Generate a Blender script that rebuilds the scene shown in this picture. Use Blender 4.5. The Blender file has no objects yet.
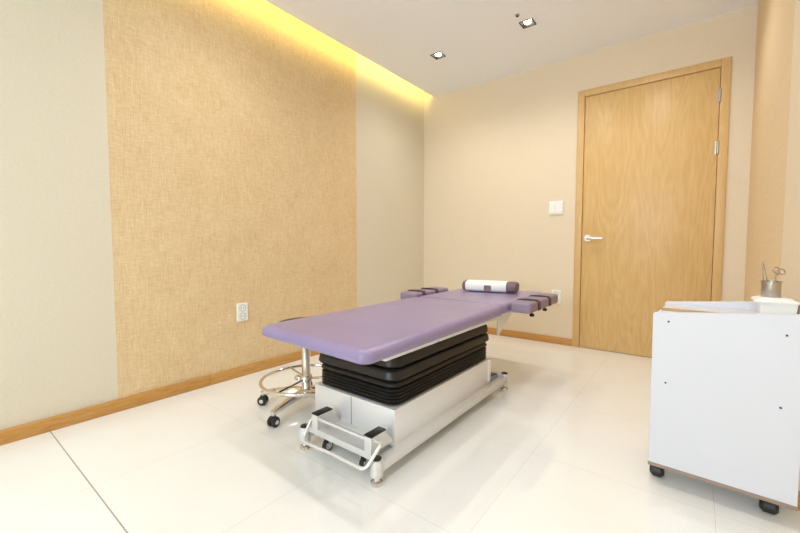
import bpy, bmesh, math, random
from mathutils import Vector, Matrix
random.seed(7)
sc = bpy.context.scene
C = sc.collection
PI = math.pi

# ------------------------------------------------------------------ camera
F_PX, CAM_H = 380.0, 0.85
YAW, PITCH = math.radians(37.8), math.radians(3.05)
cam_d = bpy.data.cameras.new('camera'); cam = bpy.data.objects.new('camera', cam_d); C.objects.link(cam)
cam.location = (0, 0, CAM_H)
cam.rotation_euler = (PI/2 - PITCH, 0, YAW)
cam_d.sensor_width = 36; cam_d.lens = 36*F_PX/800; cam_d.clip_start = 0.02
sc.camera = cam

# ------------------------------------------------------------------ world, exposure, lights
w = bpy.data.worlds.new('world'); sc.world = w; w.use_nodes = True
w.node_tree.nodes['Background'].inputs[0].default_value = (.85, .92, 1, 1)
w.node_tree.nodes['Background'].inputs[1].default_value = 1.0
sc.view_settings.view_transform = 'Standard'; sc.view_settings.look = 'None'
sc.view_settings.gamma = 1; sc.view_settings.use_curve_mapping = False
sc.view_settings.exposure = 0.09
sc.cycles.use_denoising = True
sc.cycles.max_bounces = 10; sc.cycles.diffuse_bounces = 7
sc.cycles.sample_clamp_indirect = 6

XL, XR, XE, YB, YN, ZC = -2.333, 0.27, 1.35, 3.43, -2.7, 2.41
XCE = -2.21         # edge of the lowered ceiling

def area(name, loc, rot, sx, sy, power, col, spread=PI):
    l = bpy.data.lights.new(name, 'AREA'); l.shape = 'RECTANGLE'; l.size = sx; l.size_y = sy
    l.energy = power; l.color = col; l.spread = spread
    o = bpy.data.objects.new(name, l); C.objects.link(o); o.location = loc; o.rotation_euler = rot
    return o
# added cool fill behind the camera, set in a made-up window, tilted ceilingward
area('added_window_fill', (-0.55, YN-0.04, 1.45), (math.radians(108), 0, 0), 1.5, 1.4, 76, (.70, .86, 1))
# LED strip lying in the ceiling cove above the left wall
area('cove_strip_light', (-2.185, 0.4, 2.50), (0, math.radians(48), 0), 0.03, 6.0, 13.5, (1, .82, .24))

# ------------------------------------------------------------------ materials
def srgb(r, g, b):
    f = lambda c: (c/255/12.92) if c/255 <= .04045 else ((c/255+.055)/1.055)**2.4
    return (f(r), f(g), f(b), 1)
def mat(name, col, rough=.5, metal=0, spec=.5):
    m = bpy.data.materials.new(name); m.use_nodes = True
    b = m.node_tree.nodes['Principled BSDF']
    b.inputs['Base Color'].default_value = col
    b.inputs['Roughness'].default_value = rough
    b.inputs['Metallic'].default_value = metal
    b.inputs['Specular IOR Level'].default_value = spec
    return m
def nodes(m): return m.node_tree.nodes, m.node_tree.links, m.node_tree.nodes['Principled BSDF']
def coords(m, scale=(1,1,1), rot=(0,0,0)):
    N, L, _ = nodes(m)
    tc = N.new('ShaderNodeTexCoord'); mp = N.new('ShaderNodeMapping')
    mp.inputs['Scale'].default_value = scale; mp.inputs['Rotation'].default_value = rot
    L.new(tc.outputs['Object'], mp.inputs['Vector']); return mp.outputs[0]
def noise(m, vec, scale, detail=3, rough=.5):
    N, L, _ = nodes(m); n = N.new('ShaderNodeTexNoise')
    n.inputs['Scale'].default_value = scale; n.inputs['Detail'].default_value = detail
    n.inputs['Roughness'].default_value = rough
    L.new(vec, n.inputs['Vector']); return n.outputs['Fac']
def ramp(m, fac, stops):
    N, L, _ = nodes(m); r = N.new('ShaderNodeValToRGB')
    e = r.color_ramp.elements
    while len(e) < len(stops): e.new(.5)
    for i, (p, c) in enumerate(stops): e[i].position = p; e[i].color = c
    L.new(fac, r.inputs[0]); return r.outputs[0]
def mth(m, op, a, b=None):
    N, L, _ = nodes(m); n = N.new('ShaderNodeMath'); n.operation = op
    for i, v in enumerate((a, b)):
        if v is None: continue
        if isinstance(v, (int, float)): n.inputs[i].default_value = v
        else: L.new(v, n.inputs[i])
    return n.outputs[0]
def mixc(m, fac, a, b, mode='MIX'):
    N, L, _ = nodes(m); n = N.new('ShaderNodeMix'); n.data_type = 'RGBA'; n.blend_type = mode
    for i, v in ((0, fac), (6, a), (7, b)):
        if isinstance(v, (int, float, tuple)): n.inputs[i].default_value = v
        else: L.new(v, n.inputs[i])
    return n.outputs[2]
def bump(m, h, strength, dist=.002):
    N, L, b = nodes(m); n = N.new('ShaderNodeBump')
    n.inputs['Strength'].default_value = strength; n.inputs['Distance'].default_value = dist
    L.new(h, n.inputs['Height']); L.new(n.outputs[0], b.inputs['Normal'])
def base(m, c): N, L, b = nodes(m); L.new(c, b.inputs['Base Color'])

def scalec(c, k): return (c[0]*k, c[1]*k, c[2]*k, 1)
def wallpaper(name, c, amp=.05, sc_=90):
    m = mat(name, c, .75, 0, .25)
    f = noise(m, coords(m), sc_, 4, .6)
    base(m, ramp(m, f, [(.3, scalec(c, 1-amp)), (.7, scalec(c, 1+amp))]))
    bump(m, f, .35, .0015); return m
M = {}
M['paper'] = wallpaper('cream_wallpaper', srgb(217, 208, 188), .03)
M['paper_back'] = wallpaper('beige_wallpaper', srgb(227, 212, 188), .02)
m = mat('woven_linen_wallpaper', srgb(214, 178, 122), .8, 0, .2)
fv = noise(m, coords(m, (1, 210, 16)), 1, 3, .7); fh = noise(m, coords(m, (1, 26, 240)), 1, 3, .7)
fb = noise(m, coords(m), 7, 4, .6)
s = mth(m, 'ADD', mth(m, 'MULTIPLY', fv, .42), mth(m, 'ADD', mth(m, 'MULTIPLY', fh, .42), mth(m, 'MULTIPLY', fb, .16)))
base(m, ramp(m, s, [(.30, srgb(198, 165, 118)), (.5, srgb(219, 193, 151)), (.70, srgb(236, 215, 179))]))
bump(m, s, .5, .002); M['linen'] = m
m = mat('ribbed_wallpaper', srgb(222, 196, 158), .8, 0, .2)
fh = noise(m, coords(m, (6, 6, 160)), 1, 3, .6)
base(m, ramp(m, fh, [(.2, srgb(219, 195, 158)), (.8, srgb(227, 206, 173))])); bump(m, fh, .4, .002); M['ribbed'] = m
M['ceiling'] = wallpaper('ceiling_paint', srgb(240, 243, 249), .006, 60)

def wood(name, a, b, c, axis='z', scale=1.0, cathedral=True):
    m = mat(name, b, .38, 0, .4)
    st = {'z': (1, 1, .09), 'y': (1, .07, 1), 'x': (.07, 1, 1)}[axis]
    f1 = noise(m, coords(m, tuple(60*scale*k for k in st)), 1, 4, .6)
    f2 = noise(m, coords(m, tuple(150*scale*k for k in st)), 1, 2, .6)
    s = mth(m, 'ADD', mth(m, 'MULTIPLY', f1, .55), mth(m, 'MULTIPLY', f2, .45))
    if cathedral:
        N, L, _ = nodes(m)
        v = coords(m, (5.5, 5.5, .9))
        n0 = noise(m, v, 1.0, 2, .45)
        band = mth(m, 'SINE', mth(m, 'MULTIPLY', n0, 95))
        s = mth(m, 'ADD', mth(m, 'MULTIPLY', s, .86), mth(m, 'MULTIPLY', mth(m, 'ADD', band, 1.0), .07))
    base(m, ramp(m, s, [(.3, a), (.5, b), (.72, c)]))
    bump(m, s, .12, .0008); return m
M['door_wood'] = wood('oak_door_veneer', srgb(205, 167, 108), srgb(213, 177, 119), srgb(220, 187, 133))
M['frame_wood'] = wood('oak_frame', srgb(203, 165, 106), srgb(212, 176, 119), srgb(220, 186, 130), 'z', 1.2, False)
M['base_y'] = wood('oak_baseboard_side', srgb(176, 124, 58), srgb(196, 146, 78), srgb(208, 162, 96), 'y', 2.2, False)
M['base_x'] = wood('oak_baseboard_back', srgb(176, 124, 58), srgb(196, 146, 78), srgb(208, 162, 96), 'x', 2.2, False)
M['raw_wood'] = wood('raw_wood_edge', srgb(150, 112, 70), srgb(186, 146, 98), srgb(206, 170, 124), 'x', 2.5, False)

# polished porcelain floor tiles
m = mat('polished_floor_tile', srgb(240, 236, 226), .06, 0, .7)
N, L, b = nodes(m)
tc = N.new('ShaderNodeTexCoord'); sp = N.new('ShaderNodeSeparateXYZ'); L.new(tc.outputs['Object'], sp.inputs[0])
def line(out, off, per, wdt):
    d = mth(m, 'PINGPONG', mth(m, 'ADD', mth(m, 'ADD', out, -off), 100*per), per/2)
    return mth(m, 'LESS_THAN', d, wdt/2)
lx = line(sp.outputs[0], -1.660, .579, .0012)
ly = line(sp.outputs[1], .361, .588, .0012)
dk = mth(m, 'MULTIPLY', mth(m, 'LESS_THAN', mth(m, 'ABSOLUTE', mth(m, 'ADD', sp.outputs[1], -.361)), .0022), 1.0)
g = mth(m, 'MAXIMUM', mth(m, 'MAXIMUM', lx, ly), dk)
f = noise(m, coords(m), 130, 3, .7); f2 = noise(m, coords(m), 3.5, 3, .5)
fc = ramp(m, mth(m, 'ADD', mth(m, 'MULTIPLY', f, .6), mth(m, 'MULTIPLY', f2, .4)),
          [(.3, srgb(236, 235, 231)), (.7, srgb(243, 243, 241))])
base(m, mixc(m, dk, mixc(m, g, fc, srgb(208, 202, 190)), srgb(168, 162, 150)))
L.new(mth(m, 'ADD', mth(m, 'MULTIPLY', f2, .05), .04), b.inputs['Roughness'])
M['floor'] = m

M['white_plastic'] = mat('white_plastic', srgb(238, 238, 236), .35)
M['socket_grey'] = mat('socket_grey', srgb(190, 190, 190), .4)
M['dark_hole'] = mat('dark_hole', srgb(70, 62, 52), .6)
m = mat('satin_steel_sheet', srgb(232, 232, 232), .40, .45)
f = noise(m, coords(m, (8, 8, 260)), 1, 2, .5); bump(m, f, .04, .0005); M['steel'] = m
M['rail'] = mat('painted_silver_rail', srgb(222, 221, 220), .36, .35)
M['chrome'] = mat('chrome', srgb(225, 222, 218), .10, 1)
M['bright'] = mat('bright_satin_steel', srgb(232, 232, 232), .22, .45)
M['brushed'] = mat('brushed_nickel', srgb(190, 184, 174), .3, 1)
def vinyl(name, c, r=.36):
    m = mat(name, c, r, 0, .5)
    f = noise(m, coords(m), 260, 3, .6); bump(m, f, .10, .0008)
    g2 = noise(m, coords(m), 4, 2, .5); base(m, ramp(m, g2, [(.3, scalec(c, .95)), (.7, scalec(c, 1.05))])); return m
M['vinyl'] = vinyl('lilac_vinyl', srgb(145, 131, 167), .30)
M['vinyl_dark'] = vinyl('plum_vinyl', srgb(138, 122, 142), .42)
M['pillow'] = vinyl('muted_plum_fabric', srgb(114, 96, 110), .6)
M['strap'] = vinyl('dark_plum_strap', srgb(56, 40, 56), .5)
M['black'] = mat('black_rubber', srgb(38, 35, 34), .42)
M['bellows'] = mat('black_bellows_rubber', srgb(30, 26, 24), .38)
M['black_seat'] = vinyl('black_vinyl', srgb(45, 38, 34), .4)
M['laminate'] = mat('white_laminate', srgb(214, 215, 222), .42)
M['edge_brown'] = mat('taupe_edge_band', srgb(150, 132, 118), .5)
m = mat('white_towel', srgb(238, 238, 238), .9, 0, .1)
bump(m, noise(m, coords(m), 300, 4, .7), .7, .003); M['towel'] = m
M['lavender'] = mat('lavender_plastic', srgb(172, 168, 200), .4)
M['blue'] = mat('blue_violet_plastic', srgb(70, 66, 130), .35)
M['grey_rubber'] = mat('grey_rubber', srgb(120, 118, 116), .5)
M['lamp_black'] = mat('downlight_recess_black', srgb(66, 58, 42), .5, .2)
m = mat('lamp_glow', (1, 1, 1, 1)); nb = nodes(m)[2]
nb.inputs['Emission Color'].default_value = (1, .96, .88, 1); nb.inputs['Emission Strength'].default_value = 9
M['glow'] = m
m = mat('led_glow', (1, .9, .4, 1)); nb = nodes(m)[2]
nb.inputs['Emission Color'].default_value = (1, .8, .25, 1); nb.inputs['Emission Strength'].default_value = 4
M['led'] = m
m = mat('window_glass', (1, 1, 1, 1), .02); nodes(m)[2].inputs['Transmission Weight'].default_value = 1; M['glass'] = m

# ------------------------------------------------------------------ mesh helpers (world coordinates)
def bx(bm, x0, x1, y0, y1, z0, z1, bev=0, seg=2, mtx=None):
    r = bmesh.ops.create_cube(bm, size=1)
    vs = r['verts']
    for v in vs:
        v.co = Vector((x0+(v.co.x+.5)*(x1-x0), y0+(v.co.y+.5)*(y1-y0), z0+(v.co.z+.5)*(z1-z0)))
    if bev:
        es = list({e for v in vs for e in v.link_edges})
        r2 = bmesh.ops.bevel(bm, geom=es, offset=bev, segments=seg, affect='EDGES', profile=.5)
        vs = list({v for f in r2['faces'] for v in f.verts} | {v for v in vs if v.is_valid})
    if mtx: bmesh.ops.transform(bm, matrix=mtx, verts=vs)
    return vs
def tube(bm, pts, r, n=12, caps=True, closed=False):
    pts = [Vector(p) for p in pts]; rs = r if isinstance(r, (list, tuple)) else [r]*len(pts)
    rings = []; up = None
    for i, p in enumerate(pts):
        if closed: t = (pts[(i+1) % len(pts)]-pts[i-1]).normalized()
        else:
            a = pts[max(i-1, 0)]; b_ = pts[min(i+1, len(pts)-1)]; t = (b_-a).normalized()
        if up is None:
            up = Vector((0, 0, 1)) if abs(t.z) < .9 else Vector((1, 0, 0))
        u = (up - t*up.dot(t)).normalized(); v = t.cross(u); up = u
        rings.append([bm.verts.new(p + (u*math.cos(2*PI*k/n)+v*math.sin(2*PI*k/n))*rs[i]) for k in range(n)])
    m_ = len(rings)
    for i in range(m_ if closed else m_-1):
        a, b_ = rings[i], rings[(i+1) % m_]
        for k in range(n): bm.faces.new((a[k], a[(k+1) % n], b_[(k+1) % n], b_[k]))
    if caps and not closed:
        bm.faces.new(list(reversed(rings[0]))); bm.faces.new(rings[-1])
def lathe(bm, cx, cy, prof, n=28, mtx=None):
    rings = []; new = []
    for (r, z) in prof:
        if r < 1e-6: rg = [bm.verts.new((cx, cy, z))]
        else: rg = [bm.verts.new((cx+r*math.cos(2*PI*k/n), cy+r*math.sin(2*PI*k/n), z)) for k in range(n)]
        rings.append(rg); new += rg
    for a, b_ in zip(rings, rings[1:]):
        if len(a) == 1 and len(b_) == 1: continue
        for k in range(n):
            if len(a) == 1: bm.faces.new((a[0], b_[(k+1) % n], b_[k]))
            elif len(b_) == 1: bm.faces.new((a[k], a[(k+1) % n], b_[0]))
            else: bm.faces.new((a[k], a[(k+1) % n], b_[(k+1) % n], b_[k]))
    if mtx: bmesh.ops.transform(bm, matrix=mtx, verts=new)
    return new
def cylx(bm, c, r, hx, n=24, bev=.003, axis='x'):      # short cylinder along an axis with rounded rims
    c = Vector(c)
    R = Matrix.Rotation(PI/2, 4, 'Y') if axis == 'x' else Matrix.Rotation(PI/2, 4, 'X') if axis == 'y' else Matrix.Identity(4)
    prof = [(0, -hx), (r-bev, -hx), (r, -hx+bev), (r, hx-bev), (r-bev, hx), (0, hx)]
    return lathe(bm, 0, 0, prof, n, Matrix.Translation(c) @ R)
def rr_ring(bm, x0, x1, y0, y1, r, z, n=6):
    r = max(r, .0005); out = []
    for (cx, cy, a0) in ((x1-r, y1-r, 0), (x0+r, y1-r, PI/2), (x0+r, y0+r, PI), (x1-r, y0+r, 1.5*PI)):
        for k in range(n+1):
            a = a0 + k*PI/2/n; out.append(bm.verts.new((cx+r*math.cos(a), cy+r*math.sin(a), z)))
    return out
def rr_loft(bm, x0, x1, y0, y1, r, prof, n=6, cap0=True, cap1=True):
    rings = [rr_ring(bm, x0+i, x1-i, y0+i, y1-i, r-i, z, n) for (i, z) in prof]
    for a, b_ in zip(rings, rings[1:]):
        q = len(a)
        for k in range(q): bm.faces.new((a[k], a[(k+1) % q], b_[(k+1) % q], b_[k]))
    if cap0: bm.faces.new(list(reversed(rings[0])))
    if cap1: bm.faces.new(rings[-1])
def prism(bm, poly, axis, a0, a1):                     # poly of 2D points extruded along an axis
    def P(p, a): return {'x': (a, p[0], p[1]), 'y': (p[0], a, p[1]), 'z': (p[0], p[1], a)}[axis]
    A = [bm.verts.new(P(p, a0)) for p in poly]; B = [bm.verts.new(P(p, a1)) for p in poly]
    bm.faces.new(A); bm.faces.new(list(reversed(B))); q = len(poly)
    for k in range(q): bm.faces.new((A[k], B[k], B[(k+1) % q], A[(k+1) % q]))
def obj(name, bm, m, parent=None, mats=None, angle=38):
    bmesh.ops.recalc_face_normals(bm, faces=bm.faces)
    me = bpy.data.meshes.new(name); 
    off = world_loc(parent) if parent else Vector((0, 0, 0))
    if parent: bmesh.ops.translate(bm, verts=bm.verts, vec=-off)
    bm.to_mesh(me); bm.free()
    for p in me.polygons: p.use_smooth = True
    me.set_sharp_from_angle(angle=math.radians(angle))
    for mm in (mats or [m]): me.materials.append(mm)
    o = bpy.data.objects.new(name, me); C.objects.link(o)
    if parent: o.parent = parent
    return o
def world_loc(o):
    v = Vector((0, 0, 0))
    while o: v += o.location; o = o.parent
    return v
def NB(): return bmesh.new()
def box_obj(name, m, parent, *a, bev=0, seg=2):
    bm = NB(); bx(bm, *a, bev=bev, seg=seg); return obj(name, bm, m, parent)
def thing(name, label, cat, loc, group=None):
    o = bpy.data.objects.new(name, None); C.objects.link(o); o.location = loc; o.empty_display_size = .1
    o['label'] = label; o['category'] = cat
    if group: o['group'] = group
    return o
def struct(name, bm, m, mats=None):
    o = obj(name, bm, m, None, mats); o['kind'] = 'structure'; return o
def kids(o): return [c for c in bpy.data.objects if c.parent == o]
def copy_tree(o, parent=None):
    c = o.copy(); C.objects.link(c); c.parent = parent
    for ch in kids(o): copy_tree(ch, c)
    return c

# ------------------------------------------------------------------ the room
YJ = 1.73            # the room widens here on the right
bm = NB(); bx(bm, XL-.12, XE+.12, YN-.12, YB+.12, -.1, 0); struct('floor', bm, M['floor'])
bm = NB()
zt = 2.72
for (a, b_, mi) in ((YN, .630, 0), (.630, 2.392, 1), (2.392, YB, 0)):
    vs = bx(bm, XL-.12, XL, a, b_, 0, zt)
    for f in {f for v in vs for f in v.link_faces}: f.material_index = mi
struct('wall_left', bm, None, [M['paper'], M['linen']])
# back wall with the door opening
DX0, DX1, DZ = -.80, .153, 2.117
bm = NB()
bx(bm, XL-.12, DX0, YB, YB+.12, 0, zt); bx(bm, DX1, XR+.02, YB, YB+.12, 0, zt); bx(bm, DX0, DX1, YB, YB+.12, DZ, zt)
struct('wall_back', bm, M['paper_back'])
bm = NB(); bx(bm, XR, XE+.12, 2.10, YB+.12, 0, zt)
vs = bx(bm, XR, XE+.12, YJ, 2.10, 0, zt)
for f in {f for v in vs for f in v.link_faces}: f.material_index = 1
struct('wall_right', bm, None, [M['ribbed'], M['paper_back']])
bm = NB(); bx(bm, XE, XE+.12, YN-.12, YJ, 0, zt); struct('wall_right_front', bm, M['ribbed'])
bm = NB()
WX0, WX1, WZ0, WZ1 = -1.35, .25, .7, 2.15
bx(bm, XL-.12, WX0, YN-.12, YN, 0, zt); bx(bm, WX1, XE, YN-.12, YN, 0, zt)
bx(bm, WX0, WX1, YN-.12, YN, 0, WZ0); bx(bm, WX0, WX1, YN-.12, YN, WZ1, zt)
struct('wall_near', bm, M['paper_back'])
bm = NB()
bx(bm, WX0, WX1, YN-.09, YN-.03, WZ0, WZ0+.05); bx(bm, WX0, WX1, YN-.09, YN-.03, WZ1-.05, WZ1)
for x in (WX0, (WX0+WX1)/2-.025, WX1-.05): bx(bm, x, x+.05, YN-.09, YN-.03, WZ0+.05, WZ1-.05)
struct('added_window_1', bm, M['white_plastic'])  # unseen window added to carry the fill lamp
# lowered ceiling with a cove along the left wall
LAMPS = [(-1.715, 2.725), (-.978, 2.715), (-.24, 2.715), (-1.715, 1.15), (-.978, 1.15), (-.24, 1.15), (-1.3, -1.1), (-.2, -1.1)]
bm = NB()
hs = .042
ys = sorted({YN, YB} | {y+d for _, y in LAMPS for d in (-hs, hs)})
# slab built in strips that leave square holes for the lights
rows = {}
for (x, y) in LAMPS: rows.setdefault(y, []).append(x)
def strip(y0, y1, holes):
    xs = [XCE]
    for x in sorted(holes): xs += [x-hs, x+hs]
    xs.append(XE)
    for i in range(0, len(xs), 2):
        bx(bm, xs[i], xs[i+1], y0, y1, ZC, ZC+.05)
bands = []
cur = YN
groups = {-1.1: [-1.3, -.2], 1.15: [-1.715, -.978, -.24], 2.72: [-1.715, -.978, -.24]}
for gy in sorted(groups):
    strip(cur, gy-hs, []); strip(gy-hs, gy+hs, groups[gy]); cur = gy+hs
strip(cur, YB, [])
bmesh.ops.remove_doubles(bm, verts=bm.verts, dist=1e-5)
bx(bm, XL-.12, XE+.12, YN-.12, YB+.12, zt, zt+.08)
struct('ceiling', bm, M['ceiling'])
LAMPS = [(x, gy) for gy in groups for x in groups[gy]]

# baseboards
def board_poly(): return None
bm = NB(); bx(bm, XL, XL+.020, YN, 1.0945, 0, .061, .002); bx(bm, XL, XL+.020, 1.0955, YB, 0, .061, .002)
struct('baseboard_left', bm, M['base_y'])
bm = NB(); bx(bm, XL+.020, DX0, YB-.012, YB, 0, .061, .002); bx(bm, DX1, XR-.012, YB-.012, YB, 0, .061, .002)
struct('baseboard_back', bm, M['base_x'])
bm = NB(); bx(bm, XR-.012, XR, YJ, YB, 0, .061, .002); bx(bm, XR, XE, YJ-.012, YJ, 0, .061, .002)
struct('baseboard_right', bm, M['base_y'])

# door
bm = NB()
FW = .052
bx(bm, DX0, DX0+FW, YB-.014, YB+.11, 0, DZ, .003); bx(bm, DX1-FW, DX1, YB-.014, YB+.11, 0, DZ, .003)
bx(bm, DX0+FW, DX1-FW, YB-.014, YB+.11, DZ-FW, DZ, .003)
tr = struct('trim_1', bm, M['frame_wood'])
LX0, LX1, LZ = DX0+FW+.0025, DX1-FW-.0025, DZ-FW-.0025
bm = NB(); bx(bm, LX0, LX1, YB-.002, YB+.038, .004, LZ, .002)
door = struct('door_1', bm, M['door_wood'])
bm = NB(); bx(bm, DX0+.01, DX1-.01, YB+.06, YB+.1, .0, DZ-.01); struct('trim_2', bm, M['dark_hole'])
def part_of(o, name, bm, m): return obj(name, bm, m, o)
hx, hz = LX0+.045, .915
bm = NB(); cylx(bm, (hx, YB-.007, hz), .029, .006, 28, .003, 'y')
rose = obj('handle_rosette', bm, M['bright'], door); rose['label'] = 'round chrome rosette'
bm = NB(); tube(bm, [(hx, YB-.01, hz), (hx, YB-.045, hz)], .009)
tube(bm, [(hx-.004, YB-.045, hz), (hx+.02, YB-.048, hz), (hx+.06, YB-.048, hz-.001), (hx+.112, YB-.042, hz-.003)], [.012, .012, .011, .010])
obj('door_handle', bm, M['bright'], door)
for z in (1.875, 1.525, .30):
    bm = NB(); cylx(bm, (LX1+.002, YB-.010, z), .0085, .045, 14, .002, 'z')
    bx(bm, LX1-.014, LX1+.016, YB-.0045, YB-.002, z-.045, z+.045)
    obj('hinge', bm, M['brushed'], door)

# switch and sockets
def plate(name, label, cat, cx, y, cz, w_, h_, kind, wall, group=None):
    # built facing -y at the origin then turned
    t = thing(name, label, cat, (0, 0, 0))
    bm = NB(); rr_loft(bm, -w_/2, w_/2, -h_/2, h_/2, .006, [(0, 0), (0, .007), (.003, .010)], 4)
    a = obj('cover_plate', bm, M['white_plastic'], t)
    if kind == 'socket':
        for s in (-1, 1):
            bm = NB(); lathe(bm, 0, s*.027, [(.0225, .0095), (.0225, .0115), (.0195, .0115), (.0185, .0098), (0, .0098)], 28)
            f = obj('socket_face', bm, M['socket_grey'], t)
            bm = NB()
            for q in (-1, 1): lathe(bm, q*.0085, s*.027, [(0, .0105), (.003, .0105), (.003, .0095)], 10)
            obj('pin_hole', bm, M['dark_hole'], f)
    else:
        for s in (-1, 1):
            bm = NB(); rr_loft(bm, s*.0275-.0255, s*.0275+.0255, -.045, .045, .004, [(0, .009), (0, .012), (.003, .0145)], 3)
            k = obj('rocker', bm, M['white_plastic'], t)
            bm = NB(); bx(bm, s*.0275-.012, s*.0275+.012, -.004, .004, .0143, .0150); obj('marker', bm, M['white_plastic'], k)
    if wall == 'back': t.rotation_euler = (PI/2, 0, 0); t.location = (cx, y, cz)
    else: t.rotation_euler = (PI/2, 0, PI/2); t.location = (cx, y, cz)
    return t
plate('light_switch', 'white double rocker light switch on the wall left of the door', 'light switch', -.957, YB, 1.18, .118, .115, 'switch', 'back')
plate('wall_socket', 'white double wall socket low on the woven tan wall panel', 'wall socket', XL, 1.318, .42, .074, .118, 'socket', 'left')
plate('wall_socket', 'white wall socket low beside the door frame, partly behind the table armrest', 'wall socket', -.94, YB, .412, .078, .118, 'socket', 'back')

# ceiling downlights
def downlight(x, y, label):
    t = thing('ceiling_downlight', label, 'ceiling light', (x, y, ZC), 'square recessed ceiling downlights')
    bm = NB()   # thin square trim ring around the hole
    a, b_ = .047, .040
    for (x0, x1, y0, y1) in ((-a, a, -a, -b_), (-a, a, b_, a), (-a, -b_, -b_, b_), (b_, a, -b_, b_)):
        bx(bm, x+x0, x+x1, y+y0, y+y1, ZC-.003, ZC+.001)
    obj('trim_ring', bm, M['lamp_black'], t)
    bm = NB()
    q = .0405
    for (x0, x1, y0, y1) in ((-q, q, -q, -q+.002), (-q, q, q-.002, q), (-q, -q+.002, -q, q), (q-.002, q, -q, q)):
        bx(bm, x+x0, x+x1, y+y0, y+y1, ZC, ZC+.07)
    bx(bm, x-q, x+q, y-q, y+q, ZC+.07, ZC+.072)
    obj('housing', bm, M['lamp_black'], t)
    bm = NB(); lathe(bm, x, y, [(0, ZC-.002), (.018, ZC), (.024, ZC+.005), (.026, ZC+.012), (.022, ZC+.04), (.010, ZC+.069), (0, ZC+.069)], 28)
    bl = obj('lamp_bulb', bm, M['glow'], t); bl['label'] = 'glowing white lamp'
    l = bpy.data.lights.new('downlight_beam', 'SPOT'); l.energy = DL_W; l.color = (1, .97, .915)
    l.spot_size = math.radians(150); l.spot_blend = 1; l.shadow_soft_size = .04
    o = bpy.data.objects.new('downlight_beam', l); C.objects.link(o); o.location = (x, y, ZC-.02)
    return t
DL_W = 19
labs = {(-1.715, 2.72): 'small square recessed downlight nearer the yellow cove light', (-.978, 2.72): 'small square recessed downlight nearer the door, beside the tiny ceiling sprinkler'}
for (x, y) in LAMPS:  # all but the two in labs are unseen, added to light the room
    row = 'over the foot of the table' if y > 0 else 'near the added window'
    side = 'nearest the yellow cove light' if x < -1.2 else ('nearest the trolley' if x > -.5 else 'in the middle of its row')
    lab = labs.get((x, y), ('added unseen square downlight nearest the door hinges' if y > 2 else 'added unseen downlight %s, %s' % (row, side)))
    downlight(x, y, lab)
t = thing('ceiling_sprinkler', 'tiny dark sprinkler head on the ceiling beside a downlight', 'sprinkler', (-1.0, 2.583, ZC))
bm = NB(); lathe(bm, -1.0, 2.583, [(0, ZC), (.016, ZC), (.016, ZC-.003), (.006, ZC-.005), (0, ZC-.005)], 20); obj('escutcheon', bm, M['brushed'], t)
bm = NB(); lathe(bm, -1.0, 2.583, [(0, ZC-.004), (.004, ZC-.004), (.004, ZC-.008), (.009, ZC-.009), (.009, ZC-.010), (0, ZC-.010)], 16); obj('nozzle', bm, M['lamp_black'], t)

# ------------------------------------------------------------------ treatment table
T = thing('treatment_table', 'lilac padded treatment table on black bellows and steel base in the room centre', 'treatment table', (-1.10, 1.55, 0))
PX0, PX1 = -1.402, -.806
def pad(y0, y1, name, x0=PX0, x1=PX1, r=.045, zb=.475, zt_=.532, m='vinyl'):
    bm = NB(); rd = .027; pr = [(.010, zb), (.002, zb+.004), (-.0005, zb+.016)]
    for k in range(0, 7):
        a = k/6*PI/2; pr.append((rd*(1-math.cos(a)), zt_-rd+rd*math.sin(a)))
    pr += [(.07, zt_+.0015)]
    rr_loft(bm, x0, x1, y0, y1, r, pr, 8)
    if y0 < 1:                                         # the foot end is cut slightly askew and sits a little lower
        for v in bm.verts:
            k = (y1-v.co.y)/(y1-y0); q = (x1-v.co.x)/(x1-x0)
            v.co.y += .022*q*k; v.co.x -= .042*q*k; v.co.z -= .006*k
            if v.co.z < .485: v.co.z += .006*q*k
            else: v.co.z -= (.011-.005*q)*k*min(1, (v.co.z-.470)/.04)
    return obj(name, bm, M[m], T, angle=60)
pad(.862, 1.968, 'body_cushion')
pad(1.974, 2.705, 'head_cushion', PX0, -.818)
bm = NB(); bx(bm, PX0+.03, PX1-.03, .92, 1.955, .464, .474, .002); bx(bm, PX0+.03, PX1-.03, 1.985, 2.66, .468, .477, .002)
obj('cushion_board', bm, M['rail'], T)
# rails below the cushion
for x0, x1 in ((-.862, -.838), (-1.372, -1.348)):
    for y0, y1 in ((1.0, 1.345), (1.352, 2.02)):
        box_obj('seat_rail', M['steel'], T, x0, x1, y0, y1, .448, .466, bev=.003)
    bm = NB(); xx = (x0+x1)/2
    prism(bm, [(1.975, .462), (2.19, .468), (2.17, .458), (1.99, .355), (1.975, .355)], 'x', xx-.003, xx+.003) if xx > -1.1 else prism(bm, [(1.975, .462), (2.19, .468), (2.17, .458), (1.99, .355), (1.975, .355)], 'x', xx-.003, xx+.003)
    obj('support_bracket', bm, M['steel'], T)
bm = NB(); bx(bm, -1.346, -.852, 1.10, 1.93, .452, .468); obj('top_plate', bm, M['rail'], T)
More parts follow.
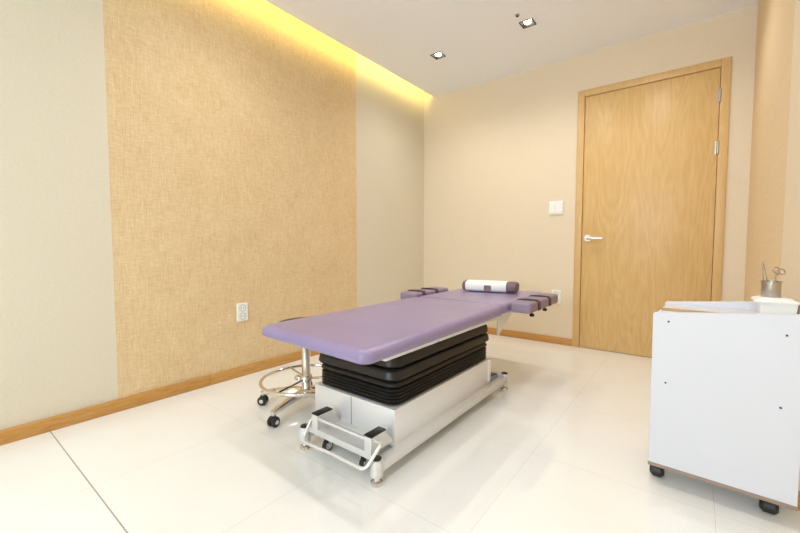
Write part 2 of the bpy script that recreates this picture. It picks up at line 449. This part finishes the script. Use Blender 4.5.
# armrests
def armrest(x0, x1, y0, y1, zb, zt_, side):
    bm = NB(); rd = .016; pr = [(.010, zb), (.001, zb+.006)]
    for k in range(0, 6):
        a = k/5*PI/2; pr.append((rd*(1-math.cos(a)), zt_-rd+rd*math.sin(a)))
    rr_loft(bm, x0, x1, y0, y1, .022, pr, 6)
    for v in bm.verts:   # soft waist between the straps
        tt = (v.co.y-y0)/(y1-y0)
        if v.co.z > zt_-.02: v.co.z -= .006*max(0, 1-abs(tt-.5)/.15)
    a = obj('armrest', bm, M['vinyl_dark'], T)
    for k, f in enumerate((.24, .62)):
        yc = y0+(y1-y0)*f; bm = NB(); o_ = .004
        path = [(x0-o_, zb+.004), (x0-o_, zt_-.010), (x0+.010, zt_+.005), ((x0+x1)/2, zt_+.008), (x1-.010, zt_+.005), (x1+o_, zt_-.010), (x1+o_, zb+.004)]
        inner = [(x0+.002, zb+.004), (x0+.002, zt_-.012), (x0+.014, zt_-.001), ((x0+x1)/2, zt_-.001), (x1-.014, zt_-.001), (x1-.002, zt_-.012), (x1-.002, zb+.004)]
        n = len(path); W = .017; sh = .03*side
        rows_ = []
        for i in range(n):
            yy = yc + sh*(i/(n-1)-.5)
            rows_.append([bm.verts.new((path[i][0], yy-W, path[i][1])), bm.verts.new((path[i][0], yy+W, path[i][1])),
                          bm.verts.new((inner[i][0], yy+W, inner[i][1])), bm.verts.new((inner[i][0], yy-W, inner[i][1]))])
        for i in range(n-1):
            for q in range(4): bm.faces.new((rows_[i][q], rows_[i][(q+1) % 4], rows_[i+1][(q+1) % 4], rows_[i+1][q]))
        bm.faces.new(rows_[0]); bm.faces.new(list(reversed(rows_[-1])))
        obj('strap', bm, M['strap'], a)
    xm = (x0+x1)/2
    for yc in (y0+.14, y0+.38):
        bm = NB(); tube(bm, [(xm+.02*side, yc, zb+.002), (xm+.02*side, yc, zb-.022)], .004, 8)
        lathe(bm, xm+.02*side, yc, [(0, zb-.036), (.012, zb-.036), (.015, zb-.030), (.010, zb-.020), (0, zb-.018)], 16)
        obj('knob', bm, M['black'], a)
    return a
armrest(-.812, -.692, 2.045, 2.58, .482, .540, 1)
armrest(-1.548, -1.406, 1.985, 2.40, .494, .548, -1)
# arm brackets carrying the armrests
for y in (2.11, 2.44): box_obj('arm_bracket', M['rail'], T, -.86, -.775, y, y+.04, .466, .487, bev=.002)
for y in (2.06, 2.30): box_obj('arm_bracket', M['rail'], T, -1.52, -1.35, y, y+.04, .466, .493, bev=.002)
# bellows
HX0, HX1, HY0, HY1 = -1.352, -.886, 1.108, 1.972
bm = NB(); pr = [(.03, .2245)]
z = .2255
for k in range(5):     # tight folds
    pr += [(.016, z), (.005, z+.003), (.003, z+.006), (.005, z+.009), (.016, z+.0125)]; z += .0135
for (hh, n_in) in ((.030, .000), (.048, -.010), (.050, -.004)):
    pr += [(.030, z), (n_in+.006, z+.005), (n_in, z+.011), (n_in+.004, z+hh-.012), (n_in+.010, z+hh-.004), (.032, z+hh)]; z += hh+.001
pr += [(.032, z), (.012, z+.006), (.010, z+.016), (.03, .4515)]
rr_loft(bm, HX0+.006, HX1-.004, HY0+.006, HY1-.002, .050, pr, 7)
obj('bellows', bm, M['bellows'], T, angle=50)
# base housing
bm = NB(); bx(bm, HX0, HX1, HY0, HY1, .080, .2245, .003)
hous = obj('housing', bm, M['steel'], T)
bm = NB(); bx(bm, -1.1195, -1.1165, HY0-.0008, HY0+.002, .088, .221); obj('panel_seam', bm, M['grey_rubber'], hous)
bm = NB(); bx(bm, HX1-.001, HX1+.003, HY1-.034, HY1-.004, .10, .22, .001); obj('end_strip', bm, M['white_plastic'], hous)
# base frame
RX = (-1.273, -.872)
bm = NB()
for x in RX: bx(bm, x-.021, x+.021, 1.0, 2.135, .048, .084, .004)
for y, zo in ((1.0, .016), (2.135, 0)): bx(bm, RX[0]+.018, RX[1]-.018, y-.020, y+.020, .066+zo, .092+zo, .004)
bx(bm, RX[0]+.021, RX[1]-.021, 1.40, 1.44, .05, .083); bx(bm, RX[0]+.021, RX[1]-.021, 1.70, 1.74, .05, .083)
obj('base_frame', bm, M['rail'], T)
for x in RX:
    for y in (.988, 2.14):
        bm = NB(); lathe(bm, x, y, [(0, .030), (.019, .030), (.0225, .034), (.0225, .091), (.0215, .094), (0, .094)], 24)
        ft = obj('foot', bm, M['rail'], T)
        bm = NB(); lathe(bm, x, y, [(0, 0), (.021, 0), (.023, .004), (.021, .012), (.012, .016), (.012, .031), (0, .031)], 22)
        c_ = obj('leveling_pad', bm, M['chrome'], ft)
        bm = NB(); lathe(bm, x, y, [(0, .094), (.018, .094), (.018, .098), (.014, .100), (0, .100)], 20)
        obj('foot_cap', bm, M['black'], ft)
# bracket, pedal and wheels at the foot end
for x in (-1.200, -.908):
    bm = NB(); bx(bm, x-.017, x+.017, .980, .990, .104, .164, .001); prism(bm, [(.990, .104), (HY0, .104), (1.055, .164), (.990, .164)], 'x', x-.017, x-.013); prism(bm, [(.990, .104), (HY0, .104), (1.055, .164), (.990, .164)], 'x', x+.013, x+.017)
    br = obj('pedal_bracket', bm, M['rail'], T)
    bm = NB(); bx(bm, x-.019, x+.019, .980, 1.062, .164, .170, .002); obj('bracket_cap', bm, M['black'], br)
box_obj('bracket_crossbar', M['bright'], T, -1.183, -.925, .984, .994, .146, .157, bev=.002)
bm = NB(); bx(bm, -1.182, -.926, 1.0205, HY0, .094, .104); obj('bracket_tray', bm, M['rail'], T)
bm = NB()
def arc(p, q, r_, s, n=5): return [Vector(p).lerp(Vector(q), k/n) for k in range(n+1)]
tube(bm, [(-.89, 1.0, .150), (-.862, .998, .152), (-.856, .990, .147), (-.864, .965, .118), (-.872, .945, .092), (-.878, .937, .082), (-.892, .932, .077),
          (-1.05, .934, .076), (-1.205, .940, .064), (-1.222, .942, .066), (-1.230, .948, .074), (-1.236, .970, .100), (-1.238, .992, .128), (-1.232, 1.0, .133), (-1.215, 1.0, .136)], .0065, 12)
obj('foot_pedal_bar', bm, M['bright'], T)
for (x, y) in ((-1.180, 1.032), (-.97, 1.032), (-1.180, 2.09), (-.97, 2.09)):
    bm = NB(); cylx(bm, (x, y, .027), .027, .009, 24, .004)
    wh = obj('transport_wheel', bm, M['black'], T)
    bm = NB(); cylx(bm, (x, y, .027), .016, .0105, 16, .001); bx(bm, x-.016, x-.012, y-.01, y+.01, .02, .07); bx(bm, x+.012, x+.016, y-.01, y+.01, .02, .07)
    bx(bm, x-.016, x+.016, y-.012, y+.012, .056, .083)
    obj('wheel_fork', bm, M['chrome'], wh)
bm = NB(); prism(bm, [(2.01, .055), (2.112, .055), (2.112, .088), (2.05, .100), (2.01, .100)], 'x', -.985, -.900)
pd = obj('lift_pedal', bm, M['lavender'], T)
bm = NB(); prism(bm, [(2.01, .1005), (2.05, .1005), (2.108, .0895), (2.108, .096), (2.055, .108), (2.01, .108)], 'x', -.975, -.905)
o = obj('pedal_pad', bm, M['blue'], pd); o['label'] = 'blue violet pedal pad'

# ------------------------------------------------------------------ neck pillow on the table
PT = .5335
P = thing('neck_pillow', 'white towelling wrapped bolster with purple ends on the head of the table', 'pillow', (-1.115, 2.47, PT))
P.rotation_euler = (0, 0, math.radians(10))
def bolster(name, stations, m, sub=None):
    bm = NB(); n = 28; rings = []
    for (x, k) in stations:
        rg = []
        for i in range(n):
            a = 2*PI*i/n; c, s_ = math.cos(a), math.sin(a)
            yy = .072*k*math.copysign(abs(c)**.85, c); zz = .037*k*math.copysign(abs(s_)**(.8 if s_ > 0 else .55), s_)
            rg.append(bm.verts.new((x, yy, .0395+zz)))
        rings.append(rg)
    for a, b_ in zip(rings, rings[1:]):
        for i in range(n): bm.faces.new((a[i], a[(i+1) % n], b_[(i+1) % n], b_[i]))
    bm.faces.new(rings[0]); bm.faces.new(list(reversed(rings[-1])))
    bmesh.ops.recalc_face_normals(bm, faces=bm.faces)
    me = bpy.data.meshes.new(name); bm.to_mesh(me); bm.free()
    for p in me.polygons: p.use_smooth = True
    me.set_sharp_from_angle(angle=math.radians(50)); me.materials.append(M[m])
    o = bpy.data.objects.new(name, me); C.objects.link(o); o.parent = sub or P; return o
bolster('bolster', [(-.192, .55), (-.189, .80), (-.181, .94), (-.165, .985), (.155, .985), (.172, .94), (.181, .80), (.184, .55)], 'pillow')
bolster('towel_cover', [(-.163, .98), (-.162, 1.03), (-.06, 1.05), (0, 1.035), (.06, 1.055), (.117, 1.03), (.118, .98)], 'towel')
bm = NB(); vs = bx(bm, -.030, .020, -.0015, .0015, -.018, .018, .001)
me = bpy.data.meshes.new('fabric_patch'); bmesh.ops.transform(bm, matrix=Matrix.Translation((0, -.0745, .033)) @ Matrix.Rotation(math.radians(-8), 4, 'X'), verts=bm.verts); bm.to_mesh(me); bm.free()
me.materials.append(M['pillow']); o = bpy.data.objects.new('fabric_patch', me); C.objects.link(o); o.parent = P; o['label'] = 'small purple square patch'

# ------------------------------------------------------------------ stool behind the table
SX, SY = -1.60, 1.255
S = thing('swivel_stool', 'chrome wheeled swivel stool with foot ring behind the treatment table', 'stool', (SX, SY, 0))
bm = NB(); lathe(bm, SX, SY, [(0, .405), (.130, .405), (.150, .412), (.157, .425), (.154, .443), (.140, .455), (0, .457)], 40); obj('seat', bm, M['black_seat'], S)
bm = NB(); lathe(bm, SX, SY, [(0, .392), (.08, .392), (.08, .405), (0, .405)], 24); obj('seat_plate', bm, M['black'], S)
bm = NB(); lathe(bm, SX, SY, [(0, .06), (.030, .06), (.030, .105), (.0225, .115), (.0215, .330), (.0225, .332), (.0225, .336), (.0135, .338), (.0135, .392), (0, .392)], 28); obj('column', bm, M['chrome'], S)
bm = NB(); RZ, RR = .153, .227
tube(bm, [(SX+RR*math.cos(2*PI*k/56), SY+RR*math.sin(2*PI*k/56), RZ) for k in range(56)], .0085, 12, closed=True)
obj('foot_ring', bm, M['chrome'], S)
bm = NB(); lathe(bm, SX, SY, [(.0215, .139), (.031, .139), (.032, .143), (.032, .167), (.031, .171), (.0215, .171)], 24); obj('ring_clamp', bm, M['chrome'], S)
bm = NB(); cylx(bm, (SX-.03, SY-.033, .160), .014, .012, 16, .003); obj('clamp_knob', bm, M['chrome'], S)
for a in (-75, 45, 165):
    a = math.radians(a); bm = NB()
    tube(bm, [(SX+.028*math.cos(a), SY+.028*math.sin(a), .155), (SX+RR*math.cos(a), SY+RR*math.sin(a), RZ)], .0055, 8); obj('ring_spoke', bm, M['chrome'], S)
def leg_mesh():
    bm = NB(); secs = [(.015, .088, .022, .018), (.10, .086, .021, .016), (.20, .074, .017, .012), (.243, .068, .015, .010), (.252, .067, .009, .008)]
    rings = []
    for (r, zc, w_, h_) in secs:
        rings.append([bm.verts.new((r, w_*c, zc+h_*s_)) for c, s_ in ((-1, -.7), (-.8, -1), (.8, -1), (1, -.7), (1, .5), (.6, 1), (-.6, 1), (-1, .5))])
    for a, b_ in zip(rings, rings[1:]):
        for i in range(8): bm.faces.new((a[i], a[(i+1) % 8], b_[(i+1) % 8], b_[i]))
    bm.faces.new(rings[0]); bm.faces.new(list(reversed(rings[-1])))
    return bm
lg = obj('leg', leg_mesh(), M['chrome']); lg.parent = S
bm = NB(); cylx(bm, (.243, -.013, .0245), .0245, .009, 24, .005, 'y'); cylx(bm, (.243, .013, .0245), .0245, .009, 24, .005, 'y')
bx(bm, .228, .258, -.006, .006, .02, .050, .003)
cs = obj('caster', bm, M['black']); cs.parent = lg
bm = NB(); cylx(bm, (.243, 0, .0245), .011, .0235, 16, .001, 'y'); tube(bm, [(.243, 0, .045), (.243, 0, .062)], .006, 10)
hb = obj('caster_hub', bm, M['chrome']); hb.parent = cs; 
# hub belongs to the caster of its leg
hb.parent = lg
for i in range(5):
    l_ = lg if i == 0 else copy_tree(lg, S)
    l_.rotation_euler = (0, 0, math.radians(-149+72*i+(0)))

# ------------------------------------------------------------------ white trolley at the right
CX0, CX1 = -.107, .267
R_ = thing('utility_trolley', 'white laminate trolley on black casters at the right edge', 'trolley', (.08, 1.75, 0))
def side_panel(y0, y1, zl, zr, dx=0, dx1=0):
    CX0 = globals()['CX0']+dx; CX1 = globals()['CX1']+dx1
    bm = NB(); r = .008
    prism(bm, [(CX0, .076), (CX1, .076), (CX1, zr), (CX0+r, zl+.0005), (CX0+.002, zl-.002), (CX0, zl-r)], 'y', y0, y1)
    bmesh.ops.bevel(bm, geom=list(bm.edges), offset=.001, segments=1, affect='EDGES')
    o = obj('side_panel', bm, M['laminate'], R_)
    bm = NB(); bx(bm, CX0-.0005, CX1+.0005, y0-.0005, y1+.0005, .066, .0795, .0008)
    e = obj('bottom_edge_band', bm, M['edge_brown'], o); e['label'] = 'taupe edge strip along the bottom'
    return o
fp = side_panel(1.60, 1.616, .618, .6525)
for (x, z_) in ((-.062, .590), (.226, .586), (-.064, .375), (.221, .366)):
    bm = NB(); cylx(bm, (x, 1.5995, z_), .0032, .0012, 12, .0005, 'y'); obj('screw', bm, M['dark_hole'], fp)
side_panel(1.884, 1.90, .624, .658, .004, -.014)
bm = NB(); bx(bm, CX0+.016, CX1-.014, 1.616, 1.884, .590, .606, .001); obj('top_shelf', bm, M['laminate'], R_)
bm = NB(); bx(bm, CX0+.016, CX1-.08, 1.6165, 1.63, .606, .624, .001); bx(bm, CX0+.016, CX1-.014, 1.63, 1.884, .606, .616, .001); obj('tray_rim', bm, M['laminate'], R_)
bm = NB(); prism(bm, [(CX0+.004, .618), (CX0+.009, .617), (CX0+.020, .6285), (CX0+.05, .627), (CX1-.08, .6275), (CX1-.08, .6325), (CX0+.028, .6335), (CX0+.018, .6345), (CX0+.011, .631)], 'y', 1.618, 1.630)
bx(bm, CX0+.022, CX1-.08, 1.6185, 1.6295, .624, .628)
o = obj('wooden_lip', bm, M['raw_wood'], R_); o['label'] = 'raw wood strip along the tray edge'
bm = NB(); bx(bm, CX0, CX0+.014, 1.616, 1.884, .080, .606, .001); obj('end_panel', bm, M['laminate'], R_)
for z_ in (.10, .34): box_obj('shelf', M['laminate'], R_, CX0+.014, CX1-.014, 1.616, 1.884, z_, z_+.016, bev=.001)
for x in (-.086, .212):
    for y in (1.668, 1.836):
        bm = NB(); cylx(bm, (x, y, .0245), .0245, .022, 26, .009); k = obj('caster', bm, M['black'], R_)
        bm = NB(); bx(bm, x-.020, x+.020, y-.016, y+.016, .046, .0665, .003)
        obj('caster_fork', bm, M['black'], k)
for x in (-.086, .212):
    for y in (1.640, 1.858): pass
bm = NB(); bx(bm, CX0+.004, CX1-.014, 1.617, 1.883, .0655, .100); obj('bottom_board', bm, M['laminate'], R_)

# ------------------------------------------------------------------ on the trolley
B = thing('lidded_box', 'small white plastic box with overhanging lid on the trolley', 'box', (.212, 1.745, .616))
bm = NB(); rr_loft(bm, .172, .264, 1.700, 1.800, .008, [(.006, .616), (.003, .640), (0, .669)], 4); obj('box_body', bm, M['white_plastic'], B)
bm = NB(); rr_loft(bm, .160, .267, 1.690, 1.812, .010, [(0, .667), (0, .672), (.004, .675), (.020, .680), (.022, .682)], 4); obj('lid', bm, M['white_plastic'], B)
CXc, CYc, CZ = .204, 1.752, .682
K = thing('steel_cup', 'brushed steel cup holding instruments on the white lidded box', 'cup', (CXc, CYc, CZ))
bm = NB(); r_ = .0248
lathe(bm, CXc, CYc, [(0, CZ), (r_-.001, CZ), (r_, CZ+.0015), (r_, CZ+.049), (r_+.0022, CZ+.050), (r_+.0022, CZ+.052), (r_-.001, CZ+.052), (r_-.0015, CZ+.003), (0, CZ+.003)], 36)
obj('cup_body', bm, M['brushed'], K)
# surgical scissors
Q = thing('surgical_scissors', 'steel ring-handled scissors standing in the steel cup', 'scissors', (CXc+.012, CYc, CZ+.003))
def ringp(cx, cy, cz, a, b_, rot, n=22):
    u = Vector((.80, .60, 0)).normalized(); v = Vector((0, 0, 1)); out = []
    for k in range(n):
        t_ = 2*PI*k/n; x, y = a*math.cos(t_), b_*math.sin(t_)
        X = x*math.cos(rot)-y*math.sin(rot); Y = x*math.sin(rot)+y*math.cos(rot)
        out.append(Vector((cx, cy, cz))+u*X+v*Y)
    return out
u = Vector((.80, .60, 0)).normalized(); O = Vector((CXc+.010, CYc-.004, CZ))
def at(s_, h): return O+u*s_+Vector((0, 0, h))
for sgn, c_, h_, rt in ((-1, -.0065, .096, .35), (1, .0145, .089, -.35)):
    bm = NB(); cc = at(c_+.004, h_-.005); tube(bm, ringp(*cc, .0105, .0082, rt), .0020, 8, closed=True)
    tube(bm, [at(c_+(.004 if sgn < 0 else -.006), h_-.0085), at(.001, .068), at(-.003, .052), at(-.008+.001*sgn, .004)], [.0021, .0026, .0026, .001], 8)
    obj('scissor_half', bm, M['brushed'], Q)
bm = NB(); cylx(bm, at(.000, .066), .0035, .003, 12, .0008, 'y'); obj('pivot_screw', bm, M['chrome'], Q)
# tweezers
W = thing('tweezers', 'thin steel tweezers standing upright in the steel cup', 'tweezers', (CXc-.012, CYc, CZ+.003))
O2 = Vector((CXc-.012, CYc, CZ))
for sgn in (-1, 1):
    bm = NB(); tube(bm, [O2+u*(-.003)+Vector((-.008, 0, .114)), O2+u*(-.003+.002*sgn)+Vector((-.008, 0, .108)), O2+u*(-.004+.0065*sgn)+Vector((0, 0, .054)), O2+u*(.001+.003*sgn)+Vector((0, 0, .004))], [.0013, .0015, .0017, .0007], 8)
    obj('prong', bm, M['brushed'], W)
bm = NB(); tube(bm, [O2+u*(-.0045)+Vector((-.008, 0, .1125)), O2+u*(-.0015)+Vector((-.008, 0, .1155))], .0022, 8); obj('end_cap', bm, M['brushed'], W)

R_.rotation_euler = (0, 0, math.radians(-3.0)); R_.location = (.0855, 1.738, 0)
